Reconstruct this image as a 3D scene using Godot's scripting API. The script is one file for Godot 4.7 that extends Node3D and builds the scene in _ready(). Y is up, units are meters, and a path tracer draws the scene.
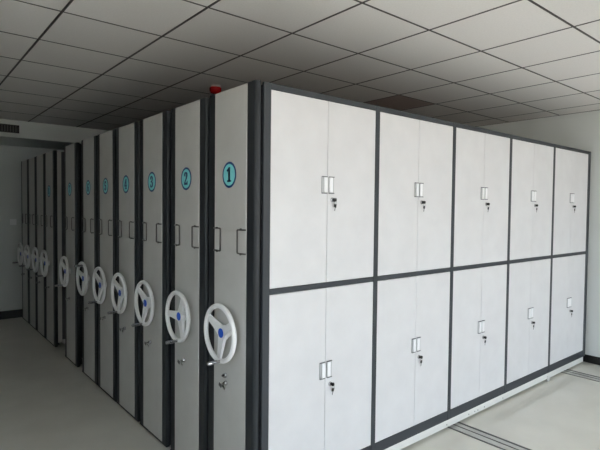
extends Node3D

# ---------------------------------------------------------------- dimensions (metres)
const BAY := 0.86            # width of one double-door bay
const TOP := 2.33            # height of the shelving units
const CEIL := 2.781          # underside of the ceiling tiles
const WALL_RIGHT := 4.395
const WALL_LEFT := -2.2
const WALL_BACK := -6.2
const WALL_FRONT := 5.4
const BULKHEAD := -5.158
# centre of each unit along z, its number and the turn of its hand wheel (degrees)
const UNITS := [
	[-0.247, "1", 149.0, 279.0], [-0.768, "2", 180.0, 278.0], [-1.310, "3", 139.0, 267.0], [-1.827, "4", 142.0, 268.0],
	[-2.323, "5", 140.0, 262.0], [-2.830, "6", 156.0, 62.0], [-3.479, "7", 141.0, 262.0],
	[-4.400, "8", 150.0, 265.0], [-4.895, "", 155.0, 240.0], [-5.390, "", 150.0, 240.0], [-5.885, "", 150.0, 240.0]]

var M := {}
var cache := {}
var taken := {}


func _ready() -> void:
	# ---------------- camera
	var cam := Camera3D.new()
	cam.name = "camera"
	add_child(cam)
	var ya := 0.6926
	var pi := -0.0328
	var ro := 0.0103
	var fw := Vector3(sin(ya) * cos(pi), sin(pi), -cos(ya) * cos(pi))
	var r0 := Vector3(cos(ya), 0, sin(ya))
	var u0 := r0.cross(fw)
	var rt := r0 * cos(ro) + u0 * sin(ro)
	var up := u0 * cos(ro) - r0 * sin(ro)
	cam.transform = Transform3D(Basis(rt, up, -fw), Vector3(-1.4972, 1.6705, 2.0740))
	cam.fov = rad_to_deg(2.0 * atan(225.0 / 485.356))
	cam.near = 0.02
	cam.current = true
	# ---------------- sky seen through the windows behind the camera, exposure
	var env := Environment.new()
	var sm := ProceduralSkyMaterial.new()
	sm.sky_top_color = Color(0.86, 0.93, 1.0)
	sm.sky_horizon_color = Color(0.95, 0.98, 1.0)
	sm.ground_horizon_color = Color(0.86, 0.83, 0.80)
	sm.ground_bottom_color = Color(0.82, 0.79, 0.74)
	sm.sun_angle_max = 0.0
	sm.energy_multiplier = 1.0
	var sky := Sky.new()
	sky.sky_material = sm
	env.background_mode = Environment.BG_SKY
	env.sky = sky
	env.background_energy_multiplier = 4.0
	env.ambient_light_source = Environment.AMBIENT_SOURCE_DISABLED
	env.tonemap_mode = Environment.TONE_MAPPER_LINEAR
	env.tonemap_exposure = 2.2
	env.sdfgi_enabled = true
	env.ssao_enabled = true
	env.ssil_enabled = true
	var we := WorldEnvironment.new()
	we.name = "world_environment"
	we.environment = env
	add_child(we)

	make_materials()
	build_room()
	build_ceiling()
	for i in UNITS.size():
		build_unit(i)
	build_small_things()


# ---------------------------------------------------------------- materials
func mat(key: String, c: Color, rough: float, metal := 0.0, spec := 0.5) -> StandardMaterial3D:
	var m := StandardMaterial3D.new()
	m.resource_name = key
	m.albedo_color = c
	m.roughness = rough
	m.metallic = metal
	m.metallic_specular = spec
	M[key] = m
	return m


func mottled(key: String, a: Color, b: Color, freq: float, size: float, rough: float, seed_: int) -> StandardMaterial3D:
	var n := FastNoiseLite.new()
	n.seed = seed_
	n.noise_type = FastNoiseLite.TYPE_SIMPLEX_SMOOTH
	n.frequency = freq
	n.fractal_octaves = 4
	var t := NoiseTexture2D.new()
	t.width = 512
	t.height = 512
	t.seamless = true
	t.noise = n
	var g := Gradient.new()
	g.set_color(0, a)
	g.set_color(1, b)
	t.color_ramp = g
	var m := mat(key, Color.WHITE, rough)
	m.albedo_texture = t
	m.uv1_triplanar = true
	m.uv1_world_triplanar = true
	m.uv1_scale = Vector3.ONE / size
	return m


func make_materials() -> void:
	mottled("door_paint", Color(0.835, 0.832, 0.84), Color(0.86, 0.857, 0.865), 0.02, 2.3, 0.42, 3)
	mottled("panel_paint", Color(0.755, 0.75, 0.735), Color(0.785, 0.78, 0.765), 0.02, 2.0, 0.45, 4)
	mat("frame_paint", Color(0.245, 0.258, 0.275), 0.5, 0.0, 0.35)
	mat("post_paint", Color(0.15, 0.165, 0.18), 0.45, 0.0, 0.4)
	mat("body_paint", Color(0.30, 0.31, 0.32), 0.6)
	mat("rail_white", Color(0.87, 0.87, 0.86), 0.45)
	mat("dark_edge", Color(0.10, 0.10, 0.11), 0.6)
	mat("wheel_plastic", Color(0.95, 0.95, 0.95), 0.35)
	mat("cap_blue", Color(0.13, 0.36, 0.80), 0.35)
	mat("chrome", Color(0.72, 0.72, 0.73), 0.22, 1.0)
	mat("handle_steel", Color(0.42, 0.41, 0.40), 0.35, 0.8)
	mat("pull_bright", Color(0.95, 0.95, 0.96), 0.3)
	mat("pull_plate", Color(0.72, 0.72, 0.73), 0.35, 0.3)
	mat("pull_end", Color(0.40, 0.41, 0.43), 0.35, 0.5)
	mat("key_black", Color(0.05, 0.05, 0.055), 0.4)
	mat("sticker_ring", Color(0.04, 0.25, 0.48), 0.4)
	mat("sticker_cyan", Color(0.53, 0.88, 0.90), 0.4)
	mottled("floor_finish", Color(0.845, 0.835, 0.795), Color(0.885, 0.875, 0.835), 0.012, 3.1, 0.16, 7)
	mat("wall_paint", Color(0.86, 0.875, 0.87), 0.75)
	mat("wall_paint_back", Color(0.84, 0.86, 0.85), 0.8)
	mat("baseboard_black", Color(0.05, 0.05, 0.055), 0.35)
	for i in 3:
		var k := 0.895 + 0.01 * i
		mottled("tile_%d" % i, Color(k, k * 0.982, k * 0.968), Color(k + 0.03, k * 0.982 + 0.03, k * 0.968 + 0.03), 0.09, 0.7, 0.85, 20 + i)
	mottled("tile_dark", Color(0.66, 0.59, 0.575), Color(0.71, 0.64, 0.62), 0.05, 0.6, 0.8, 30)
	mat("grid_dark", Color(0.30, 0.28, 0.275), 0.6)
	mat("grille_dark", Color(0.14, 0.14, 0.14), 0.6)
	mat("grille_slat", Color(0.34, 0.34, 0.33), 0.5)
	mat("track_steel", Color(0.73, 0.73, 0.71), 0.3)
	mat("track_dark", Color(0.27, 0.27, 0.27), 0.45)
	mat("alarm_red", Color(0.62, 0.03, 0.05), 0.25)
	mat("alarm_white", Color(0.85, 0.83, 0.82), 0.4)
	mat("plate_white", Color(0.93, 0.94, 0.94), 0.4)
	mat("window_frame", Color(0.88, 0.88, 0.87), 0.4)
	var g := mat("window_glass", Color(0.95, 1.0, 0.99, 0.06), 0.0)
	g.transparency = BaseMaterial3D.TRANSPARENCY_ALPHA


# ---------------------------------------------------------------- node helpers
func numbered(called: String) -> String:
	var n: int = taken.get(called, 0)
	taken[called] = n + 1
	return called if n == 0 else "%s_%03d" % [called, n]


func tag(o: Node, label: String, category: String, group := "") -> void:
	o.set_meta("label", label)
	o.set_meta("category", category)
	if group:
		o.set_meta("group", group)


func part(parent: Node, called: String, mesh: Mesh, m: String, pos := Vector3.ZERO, rot := Vector3.ZERO) -> MeshInstance3D:
	var o := MeshInstance3D.new()
	o.name = called if parent != self else numbered(called)
	o.mesh = mesh
	o.material_override = M[m]
	o.position = pos
	o.rotation_degrees = rot
	o.cast_shadow = GeometryInstance3D.SHADOW_CASTING_SETTING_ON
	parent.add_child(o, true)
	return o


# a part laid out on the end face of a unit: along = +z of the room, out = distance towards -x
func end_part(parent: Node, called: String, mesh: Mesh, m: String, along: float, y: float, out: float) -> MeshInstance3D:
	return part(parent, called, mesh, m, Vector3(-out, y, along), Vector3(0, -90, 0))


func structure(called: String, mesh: Mesh, m: String, pos := Vector3.ZERO) -> MeshInstance3D:
	var o := part(self, called, mesh, m, pos)
	o.set_meta("kind", "structure")
	return o


func thing(called: String, pos: Vector3, label: String, category: String, group := "") -> Node3D:
	var o := Node3D.new()
	o.name = numbered(called)
	add_child(o)
	o.position = pos
	tag(o, label, category, group)
	return o


# ---------------------------------------------------------------- mesh helpers
func face(st: SurfaceTool, pts: Array, out: Vector3) -> void:
	var n: Vector3 = (pts[1] - pts[0]).cross(pts[2] - pts[0])
	var p := pts.duplicate()
	if n.dot(out) > 0:      # Godot: clockwise seen from the front
		p.reverse()
	n = -((p[1] - p[0]) as Vector3).cross(p[2] - p[0]).normalized()
	for i in range(1, p.size() - 1):
		for v in [p[0], p[i], p[i + 1]]:
			st.set_normal(n)
			st.add_vertex(v)


func add_cbox(st: SurfaceTool, c: Vector3, s: Vector3, b: float) -> void:
	var h := s * 0.5
	b = minf(b, minf(h.x, minf(h.y, h.z)) * 0.9)
	var ax := [Vector3.RIGHT, Vector3.UP, Vector3.BACK]
	for a in 3:
		var i := (a + 1) % 3
		var j := (a + 2) % 3
		for sg in [-1.0, 1.0]:
			var q := []
			for e in [[-1, -1], [1, -1], [1, 1], [-1, 1]]:
				q.append(c + ax[a] * sg * h[a] + ax[i] * e[0] * (h[i] - b) + ax[j] * e[1] * (h[j] - b))
			face(st, q, ax[a] * sg)
	if b <= 0.0:
		return
	for a in 3:             # edges along axis a
		var i := (a + 1) % 3
		var j := (a + 2) % 3
		for si in [-1.0, 1.0]:
			for sj in [-1.0, 1.0]:
				var p1: Vector3 = c + ax[i] * si * h[i] + ax[j] * sj * (h[j] - b)
				var p2: Vector3 = c + ax[i] * si * (h[i] - b) + ax[j] * sj * h[j]
				var l: Vector3 = ax[a] * (h[a] - b)
				face(st, [p1 - l, p1 + l, p2 + l, p2 - l], ax[i] * si + ax[j] * sj)
	for sx in [-1.0, 1.0]:
		for sy in [-1.0, 1.0]:
			for sz in [-1.0, 1.0]:
				face(st, [c + Vector3(sx * h.x, sy * (h.y - b), sz * (h.z - b)), c + Vector3(sx * (h.x - b), sy * h.y, sz * (h.z - b)), c + Vector3(sx * (h.x - b), sy * (h.y - b), sz * h.z)], Vector3(sx, sy, sz))


func begin() -> SurfaceTool:
	var st := SurfaceTool.new()
	st.begin(Mesh.PRIMITIVE_TRIANGLES)
	return st


func cbox(x: float, y: float, z: float, b := 0.003) -> Mesh:
	var key := "cbox %.4f %.4f %.4f %.4f" % [x, y, z, b]
	if not cache.has(key):
		var st := begin()
		add_cbox(st, Vector3.ZERO, Vector3(x, y, z), b)
		cache[key] = st.commit()
	return cache[key]


# boxes given as [centre, size] joined into one mesh
func boxes(list: Array, b := 0.0) -> Mesh:
	var st := begin()
	for e in list:
		add_cbox(st, e[0], e[1], b)
	return st.commit()


# outline in x/z (counted round), extruded along y from y0 to y1, smooth where the outline is round
func extrude(outline: PackedVector2Array, y0: float, y1: float) -> Mesh:
	var st := begin()
	var n := outline.size()
	var mid := Vector2.ZERO
	for p in outline:
		mid += p / n
	for i in n:
		var a := outline[i]
		var b := outline[(i + 1) % n]
		var o := (a + b) * 0.5 - mid
		face(st, [Vector3(a.x, y0, a.y), Vector3(b.x, y0, b.y), Vector3(b.x, y1, b.y), Vector3(a.x, y1, a.y)], Vector3(o.x, 0, o.y))
	for y in [y0, y1]:
		var q := []
		for p in outline:
			q.append(Vector3(p.x, y, p.y))
		face(st, q, Vector3(0, 1 if y == y1 else -1, 0))
	return st.commit()


# profile of [radius, height along z] turned about the z axis
func lathe(key: String, prof: Array, seg := 24) -> Mesh:
	if cache.has(key):
		return cache[key]
	var st := begin()
	for k in prof.size() - 1:
		var r1: float = prof[k][0]
		var z1: float = prof[k][1]
		var r2: float = prof[k + 1][0]
		var z2: float = prof[k + 1][1]
		var nr := Vector2(z2 - z1, -(r2 - r1)).normalized()   # outward (radial, axial)
		for i in seg:
			var a := TAU * i / seg
			var b := TAU * (i + 1) / seg
			var q := [Vector3(r1 * cos(a), r1 * sin(a), z1), Vector3(r1 * cos(b), r1 * sin(b), z1), Vector3(r2 * cos(b), r2 * sin(b), z2), Vector3(r2 * cos(a), r2 * sin(a), z2)]
			var nn := [Vector3(cos(a) * nr.x, sin(a) * nr.x, nr.y), Vector3(cos(b) * nr.x, sin(b) * nr.x, nr.y)]
			var ids := [[0, 0], [1, 1], [2, 1], [0, 0], [2, 1], [3, 0]]
			var gn: Vector3 = (q[1] - q[0]).cross(q[2] - q[0])
			if gn.length() < 1e-12:
				gn = (q[2] - q[0]).cross(q[3] - q[0])
			if gn.dot(nn[0] + nn[1]) > 0:
				ids.reverse()
			for e in ids:
				st.set_normal(nn[e[1]])
				st.add_vertex(q[e[0]])
	cache[key] = st.commit()
	return cache[key]


# ring in the x/y plane
func ring(key: String, R: float, r: float, flat := 1.0, seg := 48, tube := 14) -> Mesh:
	if cache.has(key):
		return cache[key]
	var st := begin()
	for i in seg:
		for j in tube:
			var quad := []
			var nrm := []
			for e in [[i, j], [i + 1, j], [i + 1, j + 1], [i, j + 1]]:
				var a: float = TAU * e[0] / seg
				var b: float = TAU * e[1] / tube
				nrm.append(Vector3(cos(a) * cos(b), sin(a) * cos(b), sin(b)))
				quad.append(Vector3(cos(a) * (R + r * cos(b)), sin(a) * (R + r * cos(b)), r * flat * sin(b)))
			var gn: Vector3 = (quad[1] - quad[0]).cross(quad[2] - quad[0])
			var ids := [0, 1, 2, 0, 2, 3]
			if gn.dot(nrm[0]) > 0:
				ids.reverse()
			for k in ids:
				st.set_normal(nrm[k])
				st.add_vertex(quad[k])
	cache[key] = st.commit()
	return cache[key]


# round bar bent along points
func bar(key: String, pts: Array, r: float, seg := 10) -> Mesh:
	if cache.has(key):
		return cache[key]
	var st := begin()
	var rings := []
	var ups := []
	for k in pts.size():
		var d := Vector3.ZERO
		if k > 0:
			d += (pts[k] - pts[k - 1]).normalized()
		if k < pts.size() - 1:
			d += (pts[k + 1] - pts[k]).normalized()
		d = d.normalized()
		var ref := Vector3.UP if absf(d.y) < 0.9 else Vector3.BACK
		if k > 0:
			ref = ups[k - 1]
		var sx := d.cross(ref).normalized()
		var sy := sx.cross(d).normalized()
		ups.append(sy)
		var row := []
		for i in seg:
			var a := TAU * i / seg
			row.append([pts[k] + (sx * cos(a) + sy * sin(a)) * r, sx * cos(a) + sy * sin(a)])
		rings.append(row)
	for k in pts.size() - 1:
		for i in seg:
			var j := (i + 1) % seg
			var q := [rings[k][i], rings[k][j], rings[k + 1][j], rings[k + 1][i]]
			var gn: Vector3 = (q[1][0] - q[0][0]).cross(q[2][0] - q[0][0])
			var ids := [0, 1, 2, 0, 2, 3]
			if gn.dot(q[0][1]) > 0:
				ids.reverse()
			for e in ids:
				st.set_normal(q[e][1])
				st.add_vertex(q[e][0])
	for e in [0, pts.size() - 1]:
		var cap := []
		for i in seg:
			cap.append(rings[e][i][0])
		face(st, cap, (pts[e] - pts[1 if e == 0 else e - 1]))
	cache[key] = st.commit()
	return cache[key]


# ---------------------------------------------------------------- the room
func build_room() -> void:
	var w := WALL_RIGHT - WALL_LEFT
	var d := WALL_FRONT - WALL_BACK
	var cx := (WALL_RIGHT + WALL_LEFT) / 2
	var cz := (WALL_FRONT + WALL_BACK) / 2
	structure("floor", cbox(w + 0.4, 0.2, d + 0.4, 0.0), "floor_finish", Vector3(cx, -0.1, cz))
	structure("wall_right", cbox(0.2, 3.2, d + 0.4, 0.0), "wall_paint", Vector3(WALL_RIGHT + 0.1, 1.6, cz))
	# left wall (outside the frame) with one window near its front end
	var lz0 := 1.1
	var lz1 := 2.5
	var ls := 0.9
	var lh := 2.55
	var back_end := WALL_BACK - 0.2
	structure("wall_left", boxes([
		[Vector3(WALL_LEFT - 0.1, ls / 2, cz), Vector3(0.2, ls, d + 0.4)], [Vector3(WALL_LEFT - 0.1, (lh + 3.2) / 2, cz), Vector3(0.2, 3.2 - lh, d + 0.4)],
		[Vector3(WALL_LEFT - 0.1, (ls + lh) / 2, (back_end + lz0) / 2), Vector3(0.2, lh - ls, lz0 - back_end)],
		[Vector3(WALL_LEFT - 0.1, (ls + lh) / 2, (WALL_FRONT + 0.2 + lz1) / 2), Vector3(0.2, lh - ls, WALL_FRONT + 0.2 - lz1)]]), "wall_paint")
	structure("wall_back", cbox(w, 3.2, 0.2, 0.0), "wall_paint_back", Vector3(cx, 1.6, WALL_BACK - 0.1))
	# dropped bulkhead along the back wall
	structure("trim_1", cbox(w, CEIL + 0.2 - 2.56, BULKHEAD - WALL_BACK, 0.0), "wall_paint_back", Vector3(cx, (CEIL + 0.2 + 2.56) / 2, (BULKHEAD + WALL_BACK) / 2))
	structure("baseboard_right", cbox(0.014, 0.084, d, 0.002), "baseboard_black", Vector3(WALL_RIGHT - 0.007, 0.042, cz))
	structure("baseboard_back", cbox(w - 0.03, 0.12, 0.014, 0.002), "baseboard_black", Vector3(cx, 0.06, WALL_BACK + 0.007))
	structure("baseboard_left", cbox(0.014, 0.1, d, 0.002), "baseboard_black", Vector3(WALL_LEFT + 0.007, 0.05, cz))
	# window wall behind the camera: three windows
	var wins := [[-0.45, 0.95], [1.05, 2.45], [2.55, 3.95]]
	var sill := 0.2
	var head := 2.7
	var zc := WALL_FRONT + 0.1
	var list := [[Vector3(cx, sill / 2, zc), Vector3(w, sill, 0.2)], [Vector3(cx, (head + 3.2) / 2, zc), Vector3(w, 3.2 - head, 0.2)]]
	var edge := WALL_LEFT
	for x in wins:
		list.append([Vector3((edge + x[0]) / 2, (sill + head) / 2, zc), Vector3(x[0] - edge, head - sill, 0.2)])
		edge = x[1]
	list.append([Vector3((edge + WALL_RIGHT) / 2, (sill + head) / 2, zc), Vector3(WALL_RIGHT - edge, head - sill, 0.2)])
	structure("wall_front", boxes(list), "wall_paint")
	structure("baseboard_front", cbox(w - 0.03, 0.1, 0.014, 0.002), "baseboard_black", Vector3(cx, 0.05, WALL_FRONT - 0.007))
	var n := 1
	for x in wins:
		window("window_%d" % n, Vector3((x[0] + x[1]) / 2, sill, zc), x[1] - x[0], head - sill, 0.0)
		n += 1
	window("window_%d" % n, Vector3(WALL_LEFT - 0.1, ls, (lz0 + lz1) / 2), lz1 - lz0, lh - ls, 90.0)


func window(called: String, pos: Vector3, ww: float, wh: float, turn: float) -> void:
	var root := Node3D.new()
	root.name = called
	add_child(root)
	root.position = pos
	root.rotation_degrees.y = turn
	root.set_meta("kind", "structure")
	part(root, "window_frame", boxes([
		[Vector3(0, 0.025, 0), Vector3(ww, 0.05, 0.07)], [Vector3(0, wh - 0.025, 0), Vector3(ww, 0.05, 0.07)],
		[Vector3(-ww / 2 + 0.025, wh / 2, 0), Vector3(0.05, wh - 0.1, 0.07)], [Vector3(ww / 2 - 0.025, wh / 2, 0), Vector3(0.05, wh - 0.1, 0.07)],
		[Vector3(0, wh / 2, 0), Vector3(0.05, wh - 0.1, 0.07)]]), "window_frame")
	for s in [-1, 1]:
		part(root, "pane", cbox(ww / 2 - 0.075, wh - 0.1, 0.006, 0.0), "window_glass", Vector3(s * ww / 4, wh / 2, 0))


func build_ceiling() -> void:
	# soffit slab carrying the grid; every tile hangs a little below it, the joints stay open
	var w := WALL_RIGHT - WALL_LEFT
	var zlen := WALL_FRONT - BULKHEAD
	var root := structure("ceiling", cbox(w + 0.4, 0.2, zlen + 0.2, 0.0), "grid_dark", Vector3((WALL_RIGHT + WALL_LEFT) / 2, CEIL + 0.02 + 0.1, (WALL_FRONT + BULKHEAD) / 2 + 0.1))
	# dark grid bars, flush with the tiles
	for i in range(-3, 9):
		var x := -0.759 + 0.6 * i
		if x < WALL_RIGHT - 0.02:
			part(root, "grid_bar", cbox(0.013, 0.02, zlen, 0.0), "grid_dark", Vector3(x, CEIL + 0.009, (WALL_FRONT + BULKHEAD) / 2) - root.position)
	for j in range(-10, 7):
		part(root, "grid_bar", cbox(w, 0.02, 0.0115, 0.0), "grid_dark", Vector3((WALL_RIGHT + WALL_LEFT) / 2, CEIL + 0.0094, -0.958 - 0.6 * j) - root.position)
	part(root, "edge_trim", cbox(0.02, 0.02, zlen, 0.0), "grid_dark", Vector3(WALL_RIGHT - 0.01, CEIL + 0.0088, (WALL_FRONT + BULKHEAD) / 2) - root.position)
	var gap := 0.012
	var rng := RandomNumberGenerator.new()
	rng.seed = 11
	for i in range(-4, 9):
		for j in range(-11, 7):
			var x0 := maxf(-0.759 + 0.6 * i, WALL_LEFT)
			var x1 := minf(-0.759 + 0.6 * (i + 1), WALL_RIGHT)
			var z1 := minf(-0.958 - 0.6 * j, WALL_FRONT)
			var z0 := maxf(-0.958 - 0.6 * (j + 1), BULKHEAD)
			if x1 - x0 < 0.05 or z1 - z0 < 0.05:
				continue
			var sx := x1 - x0 - (gap if x0 > WALL_LEFT and x1 < WALL_RIGHT else gap / 2)
			var sz := z1 - z0 - (gap if z0 > BULKHEAD + 0.01 and z1 < WALL_FRONT else gap / 2)
			var dark: bool = i == 5 and j == 0
			var o := part(root, "ceiling_tile", cbox(snappedf(sx, 0.001), 0.02, snappedf(sz, 0.001), 0.003), "tile_dark" if dark else "tile_%d" % rng.randi_range(0, 2), Vector3((x0 + x1) / 2, CEIL + 0.01, (z0 + z1) / 2) - root.position)
			if dark:
				o.set_meta("label", "dark brown ceiling panel")


# ---------------------------------------------------------------- shelving units
func build_unit(i: int) -> void:
	var spec: Array = UNITS[i]
	var no: String = spec[1]
	var labels := [
		"grey mobile shelving unit with sticker number 1 and the long white door front",
		"grey mobile shelving unit with sticker number 2, its hand wheel spoke pointing straight left",
		"grey mobile shelving unit with sticker number 3, third from the white doors",
		"grey mobile shelving unit with sticker number 4, fourth from the white doors",
		"grey mobile shelving unit with sticker number 5, just before the unit whose crank is up",
		"grey mobile shelving unit number 6, crank handle at the top of its wheel",
		"dim mobile shelving unit number 7, last before the open aisle",
		"dark mobile shelving unit just beyond the open aisle",
		"dark mobile shelving unit, second beyond the open aisle",
		"dark mobile shelving unit, second from the back wall",
		"dark mobile shelving unit standing against the back wall"]
	var u := thing("mobile_shelving_unit", Vector3(0, 0, spec[0]), labels[i], "shelving unit", "mobile shelving units in a row")
	var hd := 0.245
	var fronted := i == 0
	# carcass and its carriage
	part(u, "cabinet_body", cbox(4.36, TOP - 0.09, 2 * hd - 0.024, 0.004), "body_paint", Vector3(4.36 / 2 - 0.02, (TOP + 0.07) / 2, 0))
	part(u, "carriage", cbox(4.25, 0.06, 2 * hd - 0.06, 0.004), "rail_white", Vector3(4.25 / 2 + 0.02, 0.05, 0))
	for wx in [1.82, 3.87]:
		for wz in [-0.15, 0.15]:
			part(u, "carriage_wheel", lathe("carriage_wheel", [[0.0, -0.015], [0.03, -0.015], [0.034, -0.011], [0.034, 0.011], [0.03, 0.015], [0.0, 0.015]], 16), "handle_steel", Vector3(wx, 0.0395, wz), Vector3(0, 90, 0))
	# end face: panel between two rounded posts
	part(u, "end_core", cbox(0.03, TOP - 0.02, 2 * hd - 0.07, 0.002), "post_paint", Vector3(-0.037, TOP / 2 + 0.005, 0))
	var pw := 0.331
	var post_w := hd - pw / 2 - 0.001
	var outl := PackedVector2Array()      # x across, z outwards; rounded on the outer front corner
	outl.append(Vector2(-post_w / 2, -0.016))
	outl.append(Vector2(post_w / 2, -0.016))
	for k in 7:
		var a := deg_to_rad(90.0 * k / 6.0)
		outl.append(Vector2(post_w / 2 - 0.02 + 0.02 * cos(a), -0.004 + 0.02 * sin(a)))
	for k in 4:
		var a := deg_to_rad(90.0 + 90.0 * k / 3.0)
		outl.append(Vector2(-post_w / 2 + 0.006 + 0.006 * cos(a), 0.01 + 0.006 * sin(a)))
	if not cache.has("post"):
		cache["post"] = extrude(outl, 0.012, TOP)
		var flipped := PackedVector2Array()
		for p in outl:
			flipped.append(Vector2(-p.x, p.y))
		cache["post_mirror"] = extrude(flipped, 0.012, TOP)
	end_part(u, "end_post", cache["post"], "post_paint", pw / 2 + 0.001 + post_w / 2, 0, 0.062)
	end_part(u, "end_post", cache["post_mirror"], "post_paint", -pw / 2 - 0.001 - post_w / 2, 0, 0.062)
	end_part(u, "end_panel", cbox(pw, TOP - 0.018, 0.028, 0.003), "panel_paint", 0, TOP / 2 + 0.006, 0.066)
	end_part(u, "kick_strip", cbox(2 * hd - 0.01, 0.014, 0.028, 0.002), "dark_edge", 0, 0.0075, 0.064)
	# pull handles: square brackets, grip on the inner side, arms reaching the panel edge
	for s in [-1.0, 1.0]:
		var pts := [Vector3(0.002 * s, 0.064, 0.0), Vector3(0, 0.064, 0.006), Vector3(-0.067 * s, 0.064, 0.007), Vector3(-0.072 * s, 0.059, 0.007),
			Vector3(-0.072 * s, -0.059, 0.007), Vector3(-0.067 * s, -0.064, 0.007), Vector3(0, -0.064, 0.006), Vector3(0.002 * s, -0.064, 0.0)]
		var h := end_part(u, "pull_handle", bar("pull %d" % int(s), pts, 0.0045), "handle_steel", s * 0.161, 1.492, 0.079)
		for y in [-0.064, 0.064]:
			part(h, "bolt", lathe("bolt", [[0.0, 0.0], [0.006, 0.0], [0.006, 0.008], [0.0, 0.009]], 10), "handle_steel", Vector3(-0.036 * s, y + (0.003 if y > 0 else -0.003), 0.004))
	if no:
		sticker(u, no)
	hand_wheel(u, spec[2], spec[3])
	panel_lock(u, -0.026, 0.685, true)
	if i == 0:
		panel_lock(u, -0.03, 0.728, false)
	if fronted:
		door_front(u, hd)
	if i == 7:              # the side seen through the open aisle
		part(u, "side_upright", cbox(0.044, 2.27, 0.03, 0.002), "panel_paint", Vector3(-0.022, 1.185, hd - 0.016))


func sticker(u: Node3D, no: String) -> void:
	var s := end_part(u, "number_sticker", lathe("sticker", [[0.0, 0.0], [0.072, 0.0], [0.0725, 0.0004], [0.072, 0.0008], [0.0, 0.0008]], 40), "sticker_ring", -0.004, 1.856, 0.0803)
	part(s, "sticker_face", lathe("sticker_face", [[0.0, 0.0], [0.060, 0.0], [0.0603, 0.0003], [0.060, 0.0006], [0.0, 0.0006]], 40), "sticker_cyan", Vector3(0, 0, 0.0008))
	var key := "digit " + no
	if not cache.has(key):
		var f := SystemFont.new()
		f.font_names = PackedStringArray(["Droid Serif"])
		f.font_weight = 700
		var t := TextMesh.new()
		t.text = no
		t.font = f
		t.font_size = 64
		t.pixel_size = 0.00172
		t.depth = 0.0008
		var st := begin()          # strokes thickened by joining shifted copies
		for dx in [-0.0022, 0.0, 0.0022]:
			for dy in [-0.001, 0.001]:
				st.append_from(t, 0, Transform3D(Basis.from_scale(Vector3(0.82, 1, 1)), Vector3(dx, dy, 0)))
		cache[key] = st.commit()
	part(s, "digit", cache[key], "sticker_ring", Vector3(0, 0, 0.0018))


func hand_wheel(u: Node3D, turn: float, crank: float) -> void:
	var out := 0.140
	var w := end_part(u, "hand_wheel", ring("rim", 0.151, 0.0135, 1.0), "wheel_plastic", 0, 0.982, out)
	if not cache.has("spoke"):
		var st := begin()
		var a := [Vector3(0.015, -0.031, -0.030), Vector3(0.015, 0.031, -0.030), Vector3(0.015, 0.031, -0.010), Vector3(0.015, -0.031, -0.010)]
		var b := [Vector3(0.085, -0.021, -0.018), Vector3(0.085, 0.021, -0.018), Vector3(0.085, 0.021, -0.002), Vector3(0.085, -0.021, -0.002)]
		var c := [Vector3(0.143, -0.017, -0.006), Vector3(0.143, 0.017, -0.006), Vector3(0.143, 0.017, 0.005), Vector3(0.143, -0.017, 0.005)]
		for pair in [[a, b], [b, c]]:
			for k in 4:
				var l := (k + 1) % 4
				var o: Vector3 = [Vector3(0, 0, -1), Vector3(0, 1, 0), Vector3(0, 0, 1), Vector3(0, -1, 0)][k]
				face(st, [pair[0][k], pair[0][l], pair[1][l], pair[1][k]], o)
		face(st, a, Vector3(-1, 0, 0))
		face(st, c, Vector3(1, 0, 0))
		cache["spoke"] = st.commit()
	for k in 3:
		part(w, "spoke", cache["spoke"], "wheel_plastic", Vector3.ZERO, Vector3(0, 0, turn + 120.0 * k))
	part(w, "hub", lathe("hub", [[0.0, -0.040], [0.028, -0.040], [0.032, -0.025], [0.042, -0.015], [0.042, 0.006], [0.037, 0.011], [0.0, 0.012]], 28), "wheel_plastic", Vector3(0, 0, -0.02))
	part(w, "hub_cap", lathe("hub_cap", [[0.0, 0.0115], [0.026, 0.0115], [0.026, 0.014], [0.022, 0.016], [0.0, 0.0165]], 24), "cap_blue", Vector3(0, 0, -0.02))
	var ca := deg_to_rad(crank)
	part(w, "crank_handle", lathe("crank", [[0.0, 0.0], [0.008, 0.0], [0.008, 0.018], [0.0105, 0.02], [0.0118, 0.06], [0.0105, 0.078], [0.0, 0.08]], 16), "chrome", Vector3(cos(ca) * 0.15, sin(ca) * 0.15, 0.008))


func panel_lock(u: Node3D, along: float, y: float, with_key: bool) -> void:
	var l := end_part(u, "panel_lock", lathe("panel_lock", [[0.0, 0.0], [0.014, 0.0], [0.014, 0.006], [0.0105, 0.012], [0.0105, 0.018], [0.0, 0.019]], 18), "chrome", along, y, 0.0795)
	if with_key:
		var k := part(l, "key", boxes([[Vector3(0, 0, 0.006), Vector3(0.002, 0.006, 0.02)], [Vector3(0.006, 0, 0.024), Vector3(0.03, 0.02, 0.003)]], 0.001), "handle_steel", Vector3(0, 0, 0.018), Vector3(0, 0, -22))
		k.set_meta("label", "small steel key in the panel lock")
		part(l, "key_tag", cbox(0.03, 0.016, 0.003, 0.001), "chrome", Vector3(0.022, -0.012, 0.03), Vector3(0, 0, -28))
	else:
		part(l, "latch", cbox(0.026, 0.009, 0.006, 0.002), "key_black", Vector3(0.003, 0.003, 0.021), Vector3(0, 0, 28))


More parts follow.
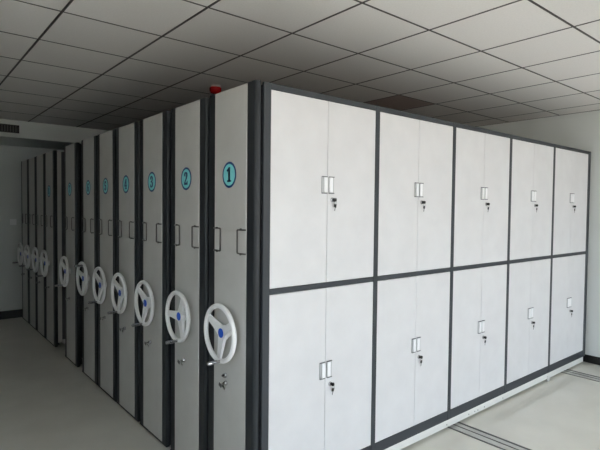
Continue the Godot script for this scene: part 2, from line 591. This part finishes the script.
func door_front(u: Node3D, hd: float) -> void:
	var zf := hd + 0.002
	var th := 0.02
	var y_door := [[0.1488, 1.2115], [1.2427, 2.2973]]
	# uprights and rails of the frame, then the doors set between them
	for k in 6:
		var x0: float = BAY * k - 0.0195
		var x1: float = BAY * k + 0.0195
		if k == 0:
			x0 = -0.0255
		if k == 5:
			x1 = 4.345
		part(u, "upright", cbox(x1 - x0, TOP - 0.078, th, 0.002), "frame_paint", Vector3((x0 + x1) / 2, (TOP + 0.078) / 2, zf - th / 2))
	for k in 5:
		var cx := BAY * (k + 0.5)
		var w := BAY - 0.039
		for r in [[0.078, 0.1488], [1.2115, 1.2427], [2.2973, TOP]]:
			part(u, "cross_rail", cbox(w, r[1] - r[0] - 0.001, th - 0.001, 0.0015), "frame_paint", Vector3(cx, (r[0] + r[1]) / 2, zf - th / 2 - 0.0005))
		for tier in 2:
			var y0: float = y_door[tier][0] + 0.0015
			var y1: float = y_door[tier][1] - 0.0015
			var dw := w / 2 - 0.0022
			var hy := 1.8115 if tier == 1 else 0.7275
			for s in [-1, 1]:
				var dx: float = cx + s * (dw / 2 + 0.001)
				var dr := part(u, "door", cbox(dw, y1 - y0, th, 0.002), "door_paint", Vector3(dx, (y0 + y1) / 2, zf - th / 2 - 0.002))
				var fz := th / 2
				var hx: float = (cx + s * 0.0275) - dx
				var ly := hy - (y0 + y1) / 2
				# flush pull: silver plate with a bright raised grip on the seam side and dark end strips
				part(dr, "handle_plate", cbox(0.043, 0.100, 0.004, 0.001), "pull_plate", Vector3(hx, ly, fz + 0.002))
				part(dr, "handle", cbox(0.027, 0.088, 0.009, 0.003), "pull_bright", Vector3(hx - s * 0.006, ly, fz + 0.0085))
				for e in [-1, 1]:
					part(dr, "handle_end", cbox(0.038, 0.005, 0.007, 0.001), "pull_end", Vector3(hx, ly + e * 0.0475, fz + 0.0075))
				if s == 1:
					var oy := -0.085 if tier == 1 else -0.093
					var kx: float = (cx + 0.043) - dx
					part(dr, "door_lock", lathe("door_lock", [[0.0, 0.0], [0.014, 0.0], [0.014, 0.003], [0.0115, 0.006], [0.0115, 0.010], [0.0, 0.0105]], 18), "chrome", Vector3(kx - 0.004, ly + oy, fz))
					part(dr, "lock_knob", cbox(0.017, 0.02, 0.016, 0.004), "key_black", Vector3(kx + 0.004, ly + oy, fz + 0.018))
					part(dr, "key_ring", ring("key_ring", 0.009, 0.001, 1.0, 16, 6), "chrome", Vector3(kx + 0.006, ly + oy - 0.017, fz + 0.018))
					part(dr, "spare_key", boxes([[Vector3(0, 0, 0), Vector3(0.018, 0.021, 0.004)], [Vector3(0.002, -0.02, 0), Vector3(0.005, 0.022, 0.002)]], 0.001), "key_black", Vector3(kx + 0.008, ly + oy - 0.034, fz + 0.014), Vector3(0, 0, -12))
	# white carriage beam below the doors with its screws and stop bracket
	var beam := part(u, "base_beam", cbox(4.30, 0.055, 0.02, 0.003), "rail_white", Vector3(4.30 / 2, 0.050, zf - 0.012))
	for sx in [1.694, 1.999, 2.088, 2.134, 2.235, 2.54]:
		part(beam, "screw", lathe("screw", [[0.0, 0.0], [0.005, 0.0], [0.004, 0.0025], [0.0, 0.003]], 10), "handle_steel", Vector3(sx - 2.15, -0.006, 0.0098))
	part(beam, "stop_bracket", cbox(0.035, 0.056, 0.012, 0.002), "rail_white", Vector3(3.42 - 2.15, -0.02, 0.0155))


# ---------------------------------------------------------------- small things
func build_small_things() -> void:
	# floor tracks the units run on
	var names := ["steel floor track running out from under the doors, nearer the corner", "steel floor track running out from under the doors beside the right wall"]
	var n := 0
	for x in [1.82, 3.87]:
		var z0 := -6.1
		var z1 := 2.4
		var t := thing("floor_track", Vector3(x, 0, (z0 + z1) / 2), names[n], "track", "floor tracks of the shelving")
		part(t, "track_bed", cbox(0.158, 0.003, z1 - z0, 0.001), "track_steel", Vector3(0, 0.0015, 0))
		for r in [[-0.072, 0.013], [0.002, 0.011], [0.066, 0.020]]:
			part(t, "rail", cbox(r[1], 0.0025, z1 - z0, 0.0008), "track_dark", Vector3(r[0], 0.00425, 0))
		n += 1
	# air grille in the bulkhead
	var v := thing("air_grille", Vector3(-0.72, 2.667, BULKHEAD), "dark slatted air grille set in the bulkhead above the back wall", "vent")
	part(v, "grille_back", cbox(0.91, 0.102, 0.006, 0.001), "grille_dark", Vector3(0, 0, 0.003))
	part(v, "grille_frame", boxes([[Vector3(0, 0.046, 0), Vector3(0.91, 0.01, 0.012)], [Vector3(0, -0.046, 0), Vector3(0.91, 0.01, 0.012)], [Vector3(-0.445, 0, 0), Vector3(0.02, 0.082, 0.012)], [Vector3(0.445, 0, 0), Vector3(0.02, 0.082, 0.012)]]), "grille_dark", Vector3(0, 0, 0.012))
	for k in 28:
		part(v, "slat", cbox(0.008, 0.082, 0.010, 0.001), "grille_slat", Vector3(-0.418 + 0.031 * k, 0, 0.011))
	# red fire alarm on the ceiling
	var a := thing("fire_alarm", Vector3(0.744, CEIL, -1.85), "small red dome fire alarm on the ceiling above the shelving", "alarm")
	part(a, "alarm_base", lathe("alarm_base", [[0.0, 0.0], [0.05, 0.0], [0.05, 0.010], [0.046, 0.014], [0.0, 0.014]], 28), "alarm_white", Vector3.ZERO, Vector3(90, 0, 0))
	part(a, "alarm_dome", lathe("alarm_dome", [[0.046, 0.012], [0.054, 0.02], [0.054, 0.042], [0.044, 0.062], [0.024, 0.073], [0.0, 0.076]], 28), "alarm_red", Vector3.ZERO, Vector3(90, 0, 0))
	# plate on the back wall
	var p := thing("wall_switch", Vector3(-0.176, 1.435, WALL_BACK), "pale square switch plate on the back wall beside the last unit", "switch")
	part(p, "switch_plate", cbox(0.088, 0.088, 0.009, 0.003), "plate_white", Vector3(0, 0, 0.0045))
	part(p, "rocker", cbox(0.05, 0.055, 0.005, 0.002), "plate_white", Vector3(0, 0, 0.011))
